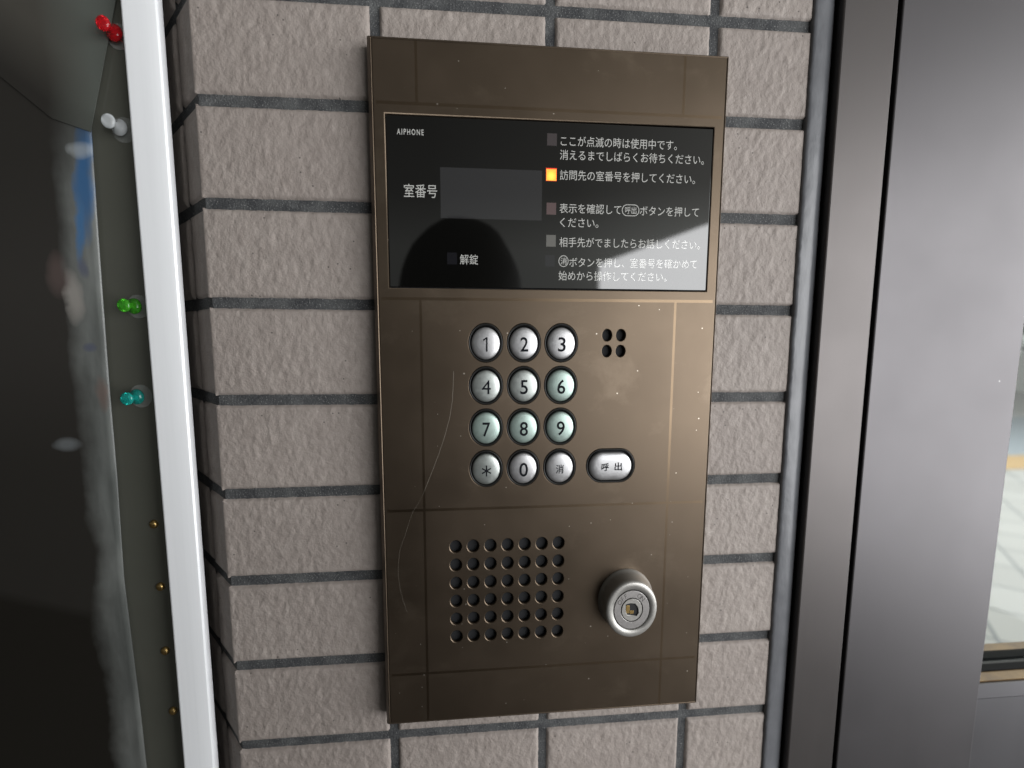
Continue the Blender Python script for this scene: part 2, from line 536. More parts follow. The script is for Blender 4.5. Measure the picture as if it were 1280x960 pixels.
# ------------------------------------------------------------------ tiled wall
wall = thing('tiled_wall', 'wall of rough pinkish grey split-face tiles with dark grout around the intercom', 'wall', (0, 0, 0))
ROWS_L = {0: 218.6, 1: 161.88, 2: 106.22, 3: 50.17, 4: -7.36, 5: -65.41, 6: -121.56, 7: -178.56, 8: -234.2}
ROWS_R = {0: 219.55, 1: 163.05, 2: 105.38, 3: 48.15, 4: -8.62, 5: -64.2, 6: -120.6, 7: -178.06, 8: -234.71}
for i in (-1, -2, -3):
    ROWS_L[i] = ROWS_L[0] - i*56.8; ROWS_R[i] = ROWS_R[0] - i*56.8
for i in (9, 10, 11):
    ROWS_L[i] = ROWS_L[8] - (i-8)*56.8; ROWS_R[i] = ROWS_R[8] - (i-8)*56.8
def row_z(i, x):
    f = (x + 174.0) / (186.0 + 174.0)
    return ROWS_L[i] + (ROWS_R[i]-ROWS_L[i])*f

SIDE = Vector((-0.685, 0.7285, 0.0))          # the return face runs back to the left
SIDE_N = Vector((-0.7285, -0.685, 0.0))

tv, tf = [], []
def tile_grid(org, du, ulen, zlo, zhi, nrm, step=1.5, seed=0.0, open_left=False, rough=1.0):
    """one split-face tile; the face swells and dips, edges are worn and turned back into the joint"""
    nu = max(3, int(ulen/step)); nz = max(3, int((zhi(0)-zlo(0))/step))
    base = len(tv)
    for j in range(nz+1):
        for i in range(nu+1):
            fu, fz = i/nu, j/nz
            u = fu*ulen
            za, zb = zlo(u), zhi(u)
            z = za + (zb-za)*fz
            p = org + du*u; p.z = z
            q = Vector((p.x, p.y*1.3, p.z*0.62 + seed))
            h = noise.noise(q*0.16)*0.34 + noise.noise(q*0.33 + Vector((7, 3, 1)))*0.42 + noise.noise(q*0.62)*0.30
            d = 0.55 + rough*h*0.72
            d = max(0.02, d)
            if i in (0, nu) or j in (0, nz):
                d = 2.9
                w = 0.35*noise.noise(Vector((p.x*0.35, p.z*0.35, seed+5)))
                if i == 0 and open_left: d = 0.75
                elif i in (0, nu): p += du*w
                else: p.z += w
            elif i in (1, nu-1) or j in (1, nz-1):
                if not (i == 1 and open_left): d = max(d, 0.7) + 0.25
            p = p - nrm*d
            tv.append((p.x, p.y, p.z))
    for j in range(nz):
        for i in range(nu):
            a = base + j*(nu+1) + i
            tf.append((a, a+1, a+nu+2, a+nu+1))

JH = 2.9                                     # half joint
cols = [(-174.0, -78.2, True), (-73.2, 22.0, False), (27.0, 121.8, False), (126.8, 186.4, False)]
FRONT_N = Vector((0, -1, 0))
for i in range(-2, 11):
    for ci, (x0, x1, opn) in enumerate(cols):
        mid_hidden = (x0 > -75 and x1 < 123 and 1 <= i <= 6)
        jz = random.uniform(-0.25, 0.25)
        tile_grid(Vector((x0, 0, 0)), Vector((1, 0, 0)), x1-x0,
                  lambda u, i=i, x0=x0: row_z(i+1, x0+u) + JH, lambda u, i=i, x0=x0: row_z(i, x0+u) - JH,
                  FRONT_N, step=6.0 if mid_hidden else 1.15, seed=i*31.7+ci*13.1, open_left=opn)
    # return face: the short leg of the corner tile, then a second tile
    zl, zh = row_z(i+1, -174), row_z(i, -174)
    tile_grid(Vector((-174.0, 0.0, 0)), SIDE, 28.5, lambda u: zl + JH, lambda u: zh - JH, SIDE_N, 1.5, i*17.3+3, True, 0.8)
    tile_grid(Vector((-174.0, 0.0, 0)) + SIDE*32.0, SIDE, 33.0, lambda u: zl + JH, lambda u: zh - JH, SIDE_N, 2.4, i*11.3+9, False, 0.8)
tiles = mesh_obj('tile_facing', tv, tf, M_tile, wall, smooth=True)
# smooth shading everywhere except the turned-back edges reads as worn ceramic
g = 2.4
z0, z1 = ROWS_L[10], ROWS_L[-2]
c0 = Vector((-174 + g*0.4, g, 0)); back = c0 + SIDE*65
gv = []
ring = [(187.5, g), (c0.x, c0.y), (back.x, back.y), (-1300, back.y), (-1300, back.y+260), (187.5, back.y+260)]
for z in (z0, z1):
    for x, y in ring: gv.append((x, y, z))
n = len(ring)
gf = [(k, (k+1) % n, n+(k+1) % n, n+k) for k in range(n)] + [tuple(range(n)), tuple(range(2*n-1, n-1, -1))]
gm = mesh_obj('grout', gv, gf, [M_grout, M_concrete], wall)
for p in gm.data.polygons:
    if abs(p.normal.y + 1) < 0.01 and p.center.x < -0.3: p.material_index = 1

# ------------------------------------------------------------------ intercom panel
PF = -12.0                                   # front face of the panel
ic = thing('intercom_panel', 'brown metal apartment intercom panel with keypad, black display and speaker holes', 'intercom', (0, 0, 0))
KX = [-14.1, 8.44, 30.95]; KZ = [27.25, 1.88, -23.5, -48.8]
CALL = (63.1, -48.7)
LOCK = (75.3, -137.0)
SPX = [-33.0 + k*(64.1/6) for k in range(7)]; SPZ = [-97.75 - k*(59.1/5) for k in range(6)]
MIC = [(58.85, 31.9), (67.37, 31.9), (58.85, 22.35), (67.37, 22.35)]
loops = [rect(-75.2, 125.9, -213.2, 191.1)]
loops.append(rect(-69.0, 119.9, 58.5, 152.8))
for z in KZ:
    for x in KX: loops.append(oval(x, z, 10.0, 11.35))
loops.append(stadium(CALL[0], CALL[1], 15.3, 10.6, 9.6))
for z in SPZ:
    for x in SPX: loops.append(oval(x, z, 3.55, 3.95, 24))
for x, z in MIC: loops.append(oval(x, z, 2.85, 3.45, 24))
plate('front_plate', loops, PF, 2.6, M_panel, ic, bevel=0.5)
# body behind the plate: chamfered rim, straight sides
hv = []
prof = [((-75.15, 125.85, -213.15, 191.05), PF+0.55), ((-75.75, 126.4, -213.75, 191.7), PF+0.15),
        ((-76.2, 126.8, -214.3, 192.1), PF+0.45), ((-78.2, 128.4, -216.4, 193.8), PF+3.6), ((-78.2, 128.4, -216.4, 193.8), -0.3)]
for (a, b2, c2, d2), y in prof:
    hv += [(a, y, c2), (b2, y, c2), (b2, y, d2), (a, y, d2)]
hf = []
for k in range(len(prof)-1):
    for q in range(4): hf.append((k*4+q, k*4+(q+1) % 4, k*4+4+(q+1) % 4, k*4+4+q))
mesh_obj('housing', hv, hf, M_panel_side, ic)
box('inner_tray', -75.0, 125.7, PF+2.75, -1.0, -213.0, 190.9, M_mesh, ic)

# black display window
dw = plate('display_window', [rect(-68.55, 119.45, 59.15, 152.0)], PF+0.25, 2.0, M_glass_black, ic, bevel=0.2)
YD = PF + 0.25
plate('lcd_screen', [rect(-39.3, 18.55, 97.8, 125.5)], YD-0.03, 0.02, M_lcd, dw)
for (x, z, m, lab) in ((24.05, 142.6, M_lamp_off, 'dim lamp beside the top line of text'), (24.1, 104.6, M_lamp_pink, 'unlit pinkish lamp'),
                       (24.15, 86.5, M_lamp_grey, 'unlit pale grey lamp'), (23.6, 75.1, M_lamp_dark, 'unlit dark lamp'),
                       (-33.2, 75.5, M_lamp_dark, 'unlit black unlock lamp')):
    o = plate('indicator_lamp', [rect(x-2.8, x+2.8, z-3.3, z+3.3)], YD-0.03, 0.02, m, dw); o['label'] = lab
o = plate('indicator_lamp', [rect(23.9-2.85, 23.9+2.85, 123.3-3.15, 123.3+3.15)], YD-0.06, 0.02, M_lamp_on, dw)
o['label'] = 'lit orange lamp'
plate('lamp_glow_edge', [rect(23.9-3.1, 23.9+3.1, 123.3-3.35, 123.3+3.75)], YD-0.035, 0.02, M_lamp_rim, dw)

YT = YD - 0.06
LINES = [('ここが点滅の時は使用中です。', 29.1, 97.75, 142.1), ('消えるまでしばらくお待ちください。', 28.7, 114.6, 134.55),
         ('訪問先の室番号を押してください。', 28.9, 109.7, 123.5), ('表示を確認して', 28.9, 65.5, 105.0),
         ('ボタンを押して', 76.8, 112.9, 104.75), ('ください。', 29.3, 52.1, 97.1),
         ('相手先がでましたらお話しください。', 29.1, 114.5, 85.9), ('ボタンを押し、室番号を確かめて', 35.1, 113.2, 74.5),
         ('始めから操作してください。', 28.9, 94.6, 66.7)]
for body, x0, x1, zc in LINES:
    writing('instruction_text', body, x0, x1, zc, 5.5, YT, M_white, dw, thicken=0.0)
writing('instruction_text', '呼出', 67.9, 74.7, 104.9, 4.1, YT, M_white, dw)
plate('pill_outline', [stadium(71.2, 104.85, 5.25, 3.3, 3.0), stadium(71.2, 104.85, 4.85, 2.9, 2.6)], YT-0.01, 0.02, M_white, dw)
writing('instruction_text', '消', 29.9, 33.6, 75.05, 4.0, YT, M_white, dw)
plate('circle_outline', [oval(31.7, 75.05, 2.95, 3.3), oval(31.7, 75.05, 2.58, 2.92)], YT-0.01, 0.02, M_white, dw)
writing('room_number_text', '室番号', -59.6, -41.15, 112.3, 7.2, YT, M_white, dw, thicken=0.0)
writing('unlock_text', '解錠', -28.7, -18.4, 75.1, 5.6, YT, M_white, dw)
writing('logo_text', 'AIPHONE', -62.7, -48.1, 143.6, 2.95, YT, M_white, dw, ref='A', thicken=0.012, space=1.38)

# keypad
LEG = [['1', '2', '3'], ['4', '5', '6'], ['7', '8', '9'], ['*', '0', '消']]
KM = {'6': M_key_green, '7': M_key_green, '8': M_key_green, '9': M_key_green, '5': M_key_worn, '*': M_key_worn, '4': M_key_worn}
WID = {'1': 2.6, '2': 4.6, '3': 4.5, '4': 5.3, '5': 4.5, '6': 4.8, '7': 4.6, '8': 4.9, '9': 4.9, '0': 5.3}
DOME = [(8.45, PF+2.6), (8.42, PF+0.4), (8.25, PF-0.15), (7.8, PF-0.5), (6.9, PF-0.78), (5.2, PF-1.05), (3.2, PF-1.2), (1.2, PF-1.27), (0.02, PF-1.28)]
RIM = [(10.05, PF+0.6), (10.0, PF-0.05), (9.75, PF-0.32), (9.45, PF-0.25), (9.1, PF+0.35), (8.7, PF+1.0), (8.6, PF+2.4)]
for j, z in enumerate(KZ):
    for i, x in enumerate(KX):
        ch = LEG[j][i]
        kb = lathe('keypad_button', DOME, x, z-0.35, KM.get(ch, M_key), ic, 56, 1.0, 1.13)
        lathe('button_rim', RIM, x, z, M_bezel, kb, 56, 1.0, 1.135)
        yk = PF - 1.33
        if ch == '消':
            writing('button_legend', ch, x-2.45, x+2.45, z-1.0, 5.4, yk, M_ink, kb, thicken=0.016)
        elif ch == '1':
            q = [(0.95, -4.2), (0.95, 4.2), (0.2, 4.2), (-1.5, 2.95), (-1.5, 1.95), (0.05, 3.05), (0.05, -4.2)]
            mesh_obj('button_legend', [(x+0.1+u, yk, z-0.9+v) for u, v in q], [(0, 1, 2, 5, 6), (2, 3, 4, 5)], M_ink, kb)
        elif ch == '*':
            vs, fs = [], []
            for a in (90, 30, 150):
                d = Vector((math.cos(math.radians(a)), 0, math.sin(math.radians(a)))); p = Vector((-d.z, 0, d.x))*0.42
                L = 3.4 if a == 90 else 3.1
                k0 = len(vs); c3 = Vector((x+0.2, yk - 0.004*len(vs), z-1.1))
                vs += [c3+d*L+p, c3+d*L-p, c3-d*L-p, c3-d*L+p]; fs.append((k0, k0+1, k0+2, k0+3))
            mesh_obj('button_legend', vs, fs, M_ink, kb)
        else:
            w = WID[ch]/2
            writing('button_legend', ch, x-w+0.25, x+w+0.25, z-0.9, 8.4, yk, M_ink, kb, ref='0', thicken=0.0 if ch == '4' else 0.010)

def ringed(name, fn, prof, m, parent, cap=True):
    """loft of outlines: fn(offset) -> outline, prof: (offset, y)"""
    vs, fs = [], []; n = None
    for off, y in prof:
        lp = fn(off); n = len(lp)
        vs += [(x, y, z) for x, z in lp]
    for i in range(len(prof)-1):
        for k in range(n): fs.append((i*n+k, i*n+(k+1) % n, (i+1)*n+(k+1) % n, (i+1)*n+k))
    if cap: fs.append(tuple((len(prof)-1)*n+k for k in range(n)))
    return mesh_obj(name, vs, fs, m, parent, True)
fn = lambda o: stadium(CALL[0]-0.1, CALL[1]-0.4, 13.6-o, 8.9-o, max(0.02, 8.4-o), 24)
cb = ringed('call_button', fn, [(0, PF+2.6), (0.03, PF+0.3), (0.25, PF-0.2), (0.7, PF-0.6), (1.6, PF-0.95), (3.4, PF-1.25), (5.6, PF-1.38), (8.2, PF-1.42)], M_key, ic)
fn2 = lambda o: stadium(CALL[0], CALL[1], 15.35-o, 10.7-o, 9.6-o, 24)
ringed('button_rim', fn2, [(0, PF+0.6), (0.03, PF-0.05), (0.3, PF-0.32), (0.6, PF-0.25), (0.95, PF+0.35), (1.35, PF+1.0), (1.5, PF+2.4)], M_bezel, cb, False)
writing('button_legend', '呼', CALL[0]-6.1, CALL[0]-1.4, CALL[1]-0.5, 5.0, PF-1.5, M_ink, cb, thicken=0.02)
writing('button_legend', '出', CALL[0]+2.2, CALL[0]+6.9, CALL[1]-0.3, 5.0, PF-1.5, M_ink, cb, ref='出', thicken=0.02)

# key switch
LX_, LZ_ = LOCK
H = PF - 12.4
ks = lathe('key_switch', [(18.0, PF-0.02), (18.0, PF-0.6), (17.6, PF-1.2), (16.9, PF-4.5), (16.55, PF-9.5), (16.3, PF-11.2), (15.9, PF-12.0), (15.2, PF-12.4), (11.9, PF-12.4), (11.75, PF-12.1), (11.7, PF-11.4)],
           LX_, LZ_, M_lock, ic, 72, 1.0, 1.13)
lathe('black_ring', [(11.9, PF-11.45), (0.02, PF-11.45)], LX_, LZ_, M_gap, ks, 48, 1.0, 1.13)  # black disc behind the plug, seen in the ring gaps and keyhole
face = plate('plug_ring', [oval(LX_, LZ_, 11.15, 12.55, 56), oval(LX_, LZ_, 7.0, 7.9, 48)], H+0.15, 0.9, M_lock_face, ks, bevel=0.15)
core = plate('plug_core', [oval(LX_, LZ_, 6.45, 7.3, 48), [(LX_+u_*1.22, LZ_+v_*1.22) for u_, v_ in ((-3.3, 3.0), (-1.2, 3.6), (1.6, 3.3), (3.2, 1.2), (3.6, -1.8), (2.6, -3.4), (0.4, -3.0), (-2.6, -2.6), (-3.3, 0))]],
             H+0.1, 0.9, M_lock, ks, bevel=0.12)
bm = box_bm(LX_-3.6, LX_-1.3, H+0.55, H+0.85, LZ_-2.4, LZ_+2.6, 0.1)
box_bm(LX_-1.0, LX_+1.3, H+0.65, H+0.85, LZ_-3.0, LZ_-0.9, 0.1, bm=bm)
bm_obj('keyhole_wards', bm, M_brass, ks)
def arc_text(body, a_mid, r, step, h):
    n = len(body)
    me_all = bmesh.new()
    for k, ch in enumerate(body):
        a = math.radians(a_mid - (k-(n-1)/2)*step)
        me = text_mesh(ch); x0, x1, y0, y1 = ink(me); s = h/(y1-y0)
        ca, sa = math.cos(a-math.pi/2), math.sin(a-math.pi/2)
        for v in me.vertices:
            u, w = (v.co.x-(x0+x1)/2)*s*0.95, (v.co.y-(y0+y1)/2)*s
            v.co = Vector((LX_ + r*math.cos(a) + u*ca - w*sa, H+0.11, LZ_ + 1.12*(r*math.sin(a) + u*sa + w*ca)))
        me_all.from_mesh(me); bpy.data.meshes.remove(me)
    return me_all
M_engrave = mat('engraved_text', (0.09, 0.085, 0.08), 0.6, metal=0.2)
for body, a in (('OFF', 133), ('ON', 52)):
    me = bpy.data.meshes.new('switch_text'); bb = arc_text(body, a, 9.0, 16, 2.7); bb.to_mesh(me); bb.free()
    for v in me.vertices: v.co *= MM
    link_mesh('switch_text', me, M_engrave, ks, fix=False)

# long hair-fine scratch on the left of the plate
sc = [(-33.05, 10.58), (-33.4, 2), (-33.9, -6.56), (-35.6, -17), (-38.7, -28.23), (-42.3, -39), (-46.61, -50.14), (-49.8, -58), (-52.58, -64.88), (-58.99, -75.7), (-63.59, -89.67), (-66.9, -99), (-67.84, -107.88), (-68.1, -115), (-67.23, -122.9), (-65.6, -131), (-63.23, -138.8)]
vs, fs = [], []
for k, (x, z) in enumerate(sc):
    w = 0.07 if k < 8 else 0.03
    vs += [(x-w, PF-0.03, z), (x+w, PF-0.03, z)]
    if k: fs.append((2*k-2, 2*k-1, 2*k+1, 2*k))
M_scratch = mat('scratch', (0.26, 0.23, 0.19), 0.5)
mesh_obj('scratch', vs, fs, M_scratch, ic)

# ------------------------------------------------------------------ sealant joint and door
vs, fs = [], []
prof = [(185.3, 2.6, 1), (185.55, 0.0, 1), (186.3, -0.75, 1), (187.8, -1.0, 0.4), (190.5, -1.2, 0), (194.5, -0.9, 0), (198.0, 0.0, 0), (200.2, 1.6, 0), (201.3, 4.5, 0)]
NZ = 420
for k in range(NZ+1):
    z = 330 - k*(690/NZ)
    wob = 0.55*noise.noise(Vector((z*0.05, 1, 0))) + 0.45*noise.noise(Vector((z*0.21, 5, 0))) + 0.2*noise.noise(Vector((z*0.6, 9, 0)))
    lump = max(0, noise.noise(Vector((z*0.03, 20, 3)))-0.25)*1.6
    for x, y, w in prof:
        vs.append((x + wob*w*0.95 + (0.25*noise.noise(Vector((z*0.04, x, 7))) if w == 0 else 0), y - lump*w, z))
    if k:
        for q in range(len(prof)-1):
            a = (k-1)*len(prof)+q
            fs.append((a, a+1, a+1+len(prof), a+len(prof)))
tag(mesh_obj('sealant_joint', vs, fs, M_seal, None, True), 'lumpy grey sealant bead between the tiles and the bronze door frame', 'sealant')

df = thing('door_frame', 'fixed bronze metal door jamb between the grey sealant and the door leaf', 'door frame', (0, 0, FZ))
def par(o, p):
    o.parent = p; o.matrix_parent_inverse = Matrix.Translation(p.location).inverted(); return o
def jamb(name, x0, x1, y0, y1, m, p, bev=0.7, z0=FZ+4, z1=1000):
    o = box(name, x0, x1, y0, y1, z0, z1, m, None, bev); return par(o, p)
jamb('jamb', 200.9, 235.8, -5.0, 75.0, M_frame, df, 0.9)
jamb('rubber_stop', 235.9, 240.6, 11.0, 65.0, M_gap, df, 0.0)

gd = thing('glass_door', 'bronze metal door leaf with a clear glass pane at the right', 'door', (0, 0, FZ))
jamb('stile', 238.9, 346.85, -5.0, 35.0, M_leaf, gd, 0.8)
jamb('stile', 900.0, 1000.0, -5.0, 35.0, M_leaf, gd, 0.8)
jamb('bottom_rail', 346.9, 899.9, -4.2, 35.0, M_rail, gd, 0.0, -1200, -234.3)
# sloped lip on top of the rail
o = mesh_obj('rail_lip', [(346.9, -4.0, -234.2), (899.9, -4.0, -234.2), (899.9, -3.7, -222.8), (346.9, -3.7, -222.8), (346.9, 35, -222.8), (899.9, 35, -222.8), (346.9, 35, -234.2), (899.9, 35, -234.2)],
             [(0, 1, 2, 3), (3, 2, 5, 4), (4, 5, 7, 6)], M_rail); par(o, gd)
jamb('top_rail', 346.9, 899.9, -4.2, 35.0, M_rail, gd, 0.8, 700, 1000)
for nm, y0, y1, m, z1 in (('glazing_bead', -2.0, 6.7, M_gold, -221.8), ('gasket', 6.8, 12.9, M_gasket, -221.0), ('gasket', 18.9, 26.5, M_gasket, -221.2), ('glazing_bead', 26.6, 35.0, M_gold, -221.8)):
    par(box(nm, 347.0, 899.8, y0, y1, -222.7, z1, m), gd)
par(box('gasket', 347.0, 899.8, 13.0, 15.4, -222.7, -221.2, M_gasket_grey), gd)
par(box('glass_pane', 347.0, 899.8, 15.5, 18.8, -222.6, 700.0, M_pane), gd)

# ------------------------------------------------------------------ notice board at the left
nb = thing('notice_board', 'glossy olive notice board in a bright white aluminium frame', 'notice board', (-500, 10, -100))
def kid(o, p): return par(o, p)
BY = 10.0                                    # face of the board
fz0, fz1 = -560.0, 560.0
# frame bars: a rounded channel, its front rolled over to the outside
def bar(name, pts, z0_, z1_):
    vs = [(x, y, z0_) for x, y in pts] + [(x, y, z1_) for x, y in pts]; n = len(pts)
    fs = [(k, (k+1) % n, n+(k+1) % n, n+k) for k in range(n)] + [tuple(range(n)), tuple(range(2*n-1, n-1, -1))]
    o = mesh_obj(name, vs, fs, M_alu, None, True); o.data.set_sharp_from_angle(angle=math.radians(22))
    return kid(o, nb)
right_prof = [(-207.6, 12.0), (-207.6, -0.6), (-207.3, -1.1), (-206.6, -1.3), (-199.5, 0.2), (-193.6, 1.7), (-192.2, 2.3), (-191.4, 3.2), (-191.0, 4.6), (-191.2, 7.0), (-194.5, 12.0)]
bar('frame_bar', right_prof, fz0, fz1)
bar('frame_bar', [(-1100 - (x + 191.0), y) for x, y in right_prof], fz0, fz1)
for za, zb in ((fz1-17, fz1), (fz0, fz0+17)):
    kid(box('frame_bar', -1083.2, -207.8, 0.3, 12.0, za, zb, M_alu, None, 1.0), nb)
kid(box('board_panel', -1083.0, -207.9, BY, 24.0, fz0+17.2, fz1-17.2, M_board), nb)
kid(box('back_box', -1070.0, -232.0, 24.1, 48.0, fz0+20, fz1-20, M_gap), nb)

# added dark sheet: the board's blurred reflections painted in, pale ragged band at right
M_reflection = mat('dark_reflection', (0.02, 0.019, 0.017), 0.28, spec=0.5)
t = NT(M_reflection)
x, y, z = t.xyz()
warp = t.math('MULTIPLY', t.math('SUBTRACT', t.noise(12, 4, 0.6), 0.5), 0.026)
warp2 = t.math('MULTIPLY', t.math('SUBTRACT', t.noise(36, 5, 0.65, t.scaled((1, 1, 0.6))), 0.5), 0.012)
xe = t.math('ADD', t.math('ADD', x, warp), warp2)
refl_band = t.rng(xe, -0.2575, -0.2445, 0.0, 1.0)
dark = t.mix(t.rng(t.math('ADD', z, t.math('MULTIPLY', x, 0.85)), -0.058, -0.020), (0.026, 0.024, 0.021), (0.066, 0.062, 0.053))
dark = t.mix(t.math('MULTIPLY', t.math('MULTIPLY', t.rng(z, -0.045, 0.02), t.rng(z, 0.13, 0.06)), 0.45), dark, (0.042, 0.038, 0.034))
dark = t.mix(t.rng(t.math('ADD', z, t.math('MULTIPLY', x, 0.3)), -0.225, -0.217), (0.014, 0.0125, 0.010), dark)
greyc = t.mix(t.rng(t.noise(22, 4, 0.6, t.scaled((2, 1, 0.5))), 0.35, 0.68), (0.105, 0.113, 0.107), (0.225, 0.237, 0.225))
mtop = t.rng(z, 0.115, 0.15, 1.0, 0.35)       # the painted pale reflection fades near the top
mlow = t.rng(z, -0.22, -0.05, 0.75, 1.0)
colr = t.mix(t.math('MULTIPLY', t.math('MULTIPLY', refl_band, mtop), mlow), dark, greyc)
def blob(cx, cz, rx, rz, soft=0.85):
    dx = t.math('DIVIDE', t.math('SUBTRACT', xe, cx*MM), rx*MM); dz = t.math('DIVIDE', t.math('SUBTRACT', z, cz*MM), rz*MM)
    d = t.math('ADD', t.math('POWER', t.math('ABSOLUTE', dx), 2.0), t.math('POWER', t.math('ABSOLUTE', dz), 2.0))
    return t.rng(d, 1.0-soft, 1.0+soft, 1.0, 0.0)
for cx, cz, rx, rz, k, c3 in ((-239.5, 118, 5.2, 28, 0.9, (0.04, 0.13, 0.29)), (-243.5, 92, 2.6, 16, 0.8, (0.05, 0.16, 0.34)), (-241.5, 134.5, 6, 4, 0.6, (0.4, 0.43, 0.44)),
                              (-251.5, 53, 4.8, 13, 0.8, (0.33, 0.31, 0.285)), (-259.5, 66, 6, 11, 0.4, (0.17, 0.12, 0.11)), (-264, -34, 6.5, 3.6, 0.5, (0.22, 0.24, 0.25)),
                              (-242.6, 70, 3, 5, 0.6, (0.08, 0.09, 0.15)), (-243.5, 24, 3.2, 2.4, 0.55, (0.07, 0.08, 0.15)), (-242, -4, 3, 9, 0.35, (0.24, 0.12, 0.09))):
    colr = t.mix(t.math('MULTIPLY', blob(cx, cz, rx, rz), k), colr, c3)  # blue, pale and reddish blots of the reflection, painted into the colour
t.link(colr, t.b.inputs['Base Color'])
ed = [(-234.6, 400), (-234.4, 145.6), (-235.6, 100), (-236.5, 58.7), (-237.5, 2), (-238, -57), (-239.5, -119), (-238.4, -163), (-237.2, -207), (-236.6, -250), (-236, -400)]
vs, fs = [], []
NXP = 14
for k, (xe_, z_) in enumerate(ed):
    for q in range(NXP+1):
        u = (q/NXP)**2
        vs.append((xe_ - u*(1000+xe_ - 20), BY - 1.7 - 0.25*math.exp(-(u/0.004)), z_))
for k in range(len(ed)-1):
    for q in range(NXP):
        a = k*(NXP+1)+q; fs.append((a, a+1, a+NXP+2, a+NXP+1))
po = mesh_obj('reflection_sheet', vs, fs, M_reflection, None, True)
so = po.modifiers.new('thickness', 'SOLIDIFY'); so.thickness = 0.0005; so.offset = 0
tag(po, 'added dark sheet with the blurred board reflections painted on, beside the white frame', 'reflection_sheet')

# second added sheet, paler, with the upper reflection painted into its colour
M_upper_reflection = mat('grey_green_reflection', (0.10, 0.11, 0.095), 0.28)
t = NT(M_upper_reflection)
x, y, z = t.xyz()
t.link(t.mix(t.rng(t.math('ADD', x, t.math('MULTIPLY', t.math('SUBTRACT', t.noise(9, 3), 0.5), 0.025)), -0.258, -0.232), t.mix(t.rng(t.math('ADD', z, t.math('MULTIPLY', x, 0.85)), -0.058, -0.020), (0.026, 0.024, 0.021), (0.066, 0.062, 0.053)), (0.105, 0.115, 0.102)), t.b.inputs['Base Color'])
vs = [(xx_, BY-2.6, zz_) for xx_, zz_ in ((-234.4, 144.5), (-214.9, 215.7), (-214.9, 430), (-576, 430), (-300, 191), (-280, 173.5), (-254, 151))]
ps = mesh_obj('upper_reflection', vs, [tuple(range(len(vs)))], M_upper_reflection)
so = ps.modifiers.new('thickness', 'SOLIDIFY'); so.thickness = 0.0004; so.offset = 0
tag(ps, 'added grey green sheet with a painted reflection, its slanted corner above the dark sheet', 'painted_reflection')

# push pins and brass tacks
def clear_plastic(name, color, rough=0.08):
    m = mat(name, color, rough, spec=0.6)
    m.node_tree.nodes['Principled BSDF'].inputs['Transmission Weight'].default_value = 0.65
    m.node_tree.nodes['Principled BSDF'].inputs['IOR'].default_value = 1.45
    return m
M_veil = bpy.data.materials.new('pin_reflection_veil'); M_veil.use_nodes = True  # pale veil for the pins' reflections
n_ = M_veil.node_tree.nodes; bs = n_['Principled BSDF']
bs.inputs['Base Color'].default_value = (0.5, 0.52, 0.5, 1); bs.inputs['Alpha'].default_value = 0.28; bs.inputs['Roughness'].default_value = 0.3
M_steel = mat('steel', (0.6, 0.6, 0.6), 0.25, metal=1.0)
PIN = [(0.02, -13.2), (2.0, -13.2), (3.3, -12.9), (3.8, -12.2), (3.6, -11.2), (2.6, -10.4), (1.75, -9.4), (1.7, -7.8), (2.1, -6.4), (3.0, -5.2), (4.4, -4.4), (4.5, -3.8), (0.02, -3.6)]
def push_pin(x, z, color, label):
    r = thing('push_pin', label, 'push pin', (x, BY, z), 'coloured push pins on the notice board')
    lathe('pin_body', [(r_*0.92, y_) for r_, y_ in PIN], 0, 0, clear_plastic('pin_plastic', color), r, 32, 1.0, 1.1)
    bm = bmesh.new(); tube_bm(bm, [(0, -4.0, 0), (0, -0.1, 0)], 0.45, 8); bm_obj('needle', bm, M_steel, r)
    lathe('reflection_disc', [(6.2, -0.9), (6.4, -0.6), (6.1, -0.4), (0.5, -0.4)], 0, 0, M_veil, r, 32, 1.0, 1.1)  # translucent disc added as the pin's reflection in the glossy board
push_pin(-216.6, 196.3, (0.75, 0.02, 0.03), 'red push pin, the topmost pin on the notice board')
push_pin(-218.2, 147.0, (0.80, 0.83, 0.84), 'colourless clear push pin on the notice board below the red one')
push_pin(-218.6, 48.0, (0.08, 0.48, 0.03), 'green push pin on the olive board beside the white frame')
push_pin(-221.4, -5.4, (0.02, 0.48, 0.42), 'teal push pin on the olive board, the lowest coloured pin')
TK = [(2.5, -0.1), (2.4, -0.9), (1.75, -1.7), (0.8, -2.1), (0.02, -2.2)]
for x, z, lab in ((-220.4, -86.0, 'brass thumbtack nearest below the teal pin'), (-219.7, -127.2, 'second brass thumbtack below the teal pin'),
                  (-220.1, -170.8, 'third brass thumbtack below the teal pin'), (-218.4, -213.1, 'lowest brass thumbtack on the notice board edge')):
    r = thing('thumbtack', lab, 'thumbtack', (x, BY, z), 'brass thumbtacks on the notice board')
    lathe('tack_head', TK, 0, 0, M_brass, r, 24, 1.0, 1.1)
    lathe('tack_shank', [(0.6, -0.25), (0.5, 0.6), (0.02, 0.9)], 0, 0, M_brass, r, 10)

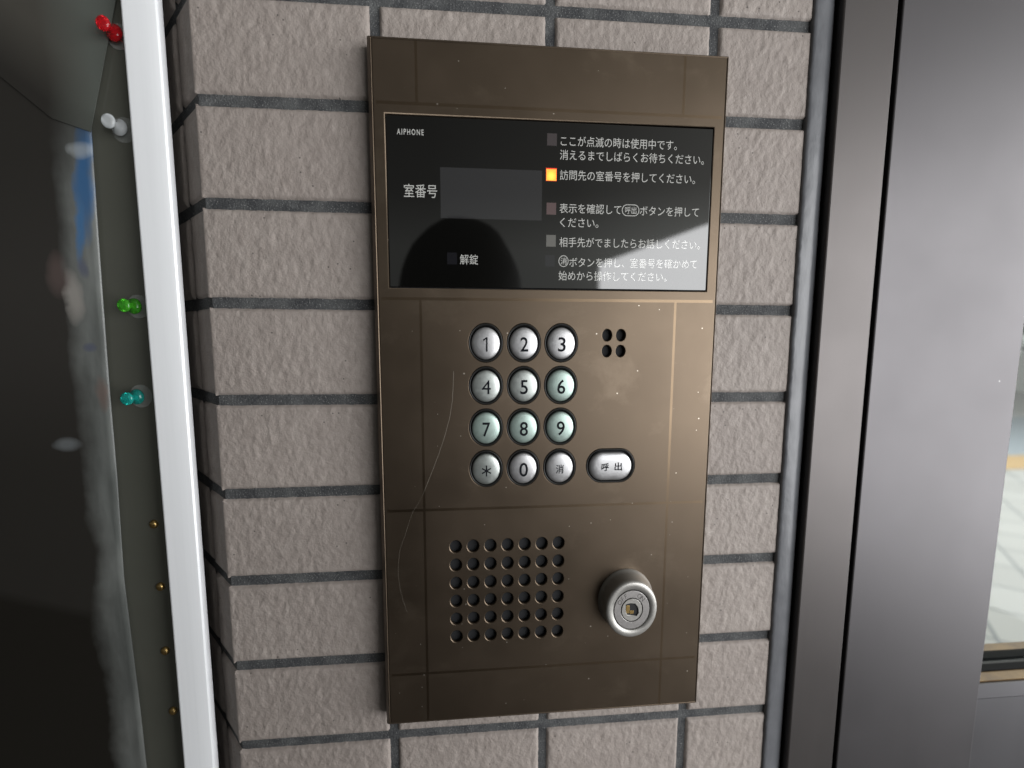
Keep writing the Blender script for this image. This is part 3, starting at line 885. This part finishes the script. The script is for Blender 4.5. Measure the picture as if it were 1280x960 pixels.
# ------------------------------------------------------------------ the photographer, seen as a silhouette in the black display
M_cloth = mat('dark_jacket', (0.022, 0.021, 0.022), 0.9, spec=0.1)
M_hair = mat('dark_hair', (0.012, 0.010, 0.008), 0.75, spec=0.2)
PX, PY = -38.0, -455.0
joints = {'pelvis': ((PX-25, PY-165, -640), (150, 105)), 'waist': ((PX-22, PY-150, -480), (135, 95)), 'chest': ((PX-15, PY-115, -270), (165, 110)),
          'collar': ((PX-6, PY-60, -120), (95, 70)), 'neck': ((PX-2, PY-25, -55), (54, 54)), 'jaw': ((PX, PY+2, 15), (66, 74)), 'skull': ((PX, PY-8, 95), (80, 92)), 'crown': ((PX, PY-14, 150), (62, 72))}
links = [('pelvis', 'waist'), ('waist', 'chest'), ('chest', 'collar'), ('collar', 'neck'), ('neck', 'jaw'), ('jaw', 'skull'), ('skull', 'crown')]
for s, sg in (('r', 1), ('l', -1)):
    joints['sh'+s] = ((PX+sg*165, PY-85, -165), (58, 55)); joints['el'+s] = ((PX+sg*215, PY+10, -350), (44, 42))
    joints['wr'+s] = ((PX+16+sg*92, PY+105, -60), (29, 26)); joints['pa'+s] = ((PX+16+sg*72, PY+135, 0), (34, 20))
    joints['hi'+s] = ((PX-25+sg*95, PY-165, -720), (92, 92)); joints['kn'+s] = ((PX-25+sg*100, PY-150, -1000), (58, 58)); joints['an'+s] = ((PX-25+sg*105, PY-175, -1205), (40, 40)); joints['to'+s] = ((PX-25+sg*115, PY-60, -1225), (38, 24))
    links += [('collar', 'sh'+s), ('sh'+s, 'el'+s), ('el'+s, 'wr'+s), ('wr'+s, 'pa'+s), ('pelvis', 'hi'+s), ('hi'+s, 'kn'+s), ('kn'+s, 'an'+s), ('an'+s, 'to'+s)]
    for f in range(4):
        a, b3 = 'f%d%s' % (f, s), 'g%d%s' % (f, s)
        joints[a] = ((PX+16+sg*(66-f*3), PY+150, 30-f*19), (9.5, 9.5)); joints[b3] = ((PX+16+sg*(44-f*3), PY+164-f*2, 34-f*19), (8, 8))
        links += [('pa'+s, a), (a, b3)]
    joints['t'+s] = ((PX+16+sg*50, PY+128, -22), (10, 10)); links += [('pa'+s, 't'+s)]
names = list(joints); me = bpy.data.meshes.new('person')
me.from_pydata([tuple(c*MM for c in joints[k][0]) for k in names], [(names.index(a), names.index(b4)) for a, b4 in links], [])
person = bpy.data.objects.new('person', me); COL.objects.link(person)
sk = person.modifiers.new('skin', 'SKIN'); sk.use_smooth_shade = True
for k, sv in zip(names, me.skin_vertices[0].data):
    sv.radius = tuple(r*MM for r in joints[k][1]); sv.use_root = (k == 'pelvis')
su = person.modifiers.new('smooth', 'SUBSURF'); su.levels = 2; su.render_levels = 2
dg = bpy.context.evaluated_depsgraph_get()
me2 = bpy.data.meshes.new_from_object(person.evaluated_get(dg))
person.modifiers.clear(); person.data = me2; me2.materials.clear(); me2.materials.append(M_cloth)
for p in me2.polygons: p.use_smooth = True
tag(person, 'person in dark clothes mirrored as a dark silhouette in the black display', 'person')
# hair: a cap over the skull
bm = bmesh.new(); bmesh.ops.create_uvsphere(bm, u_segments=40, v_segments=28, radius=1.0)
for v in bm.verts:
    d = v.co.copy(); n1 = 1 + 0.025*noise.noise(d*2.2) + 0.012*noise.noise(d*9)
    v.co = Vector((PX + d.x*94*n1, PY - 18 + d.y*108*n1, 88 + d.z*122*n1))
bmesh.ops.delete(bm, geom=[v for v in bm.verts if v.co.z < 40 and v.co.y > PY-20], context='VERTS')
bm_obj('hair', bm, M_hair, person, True)
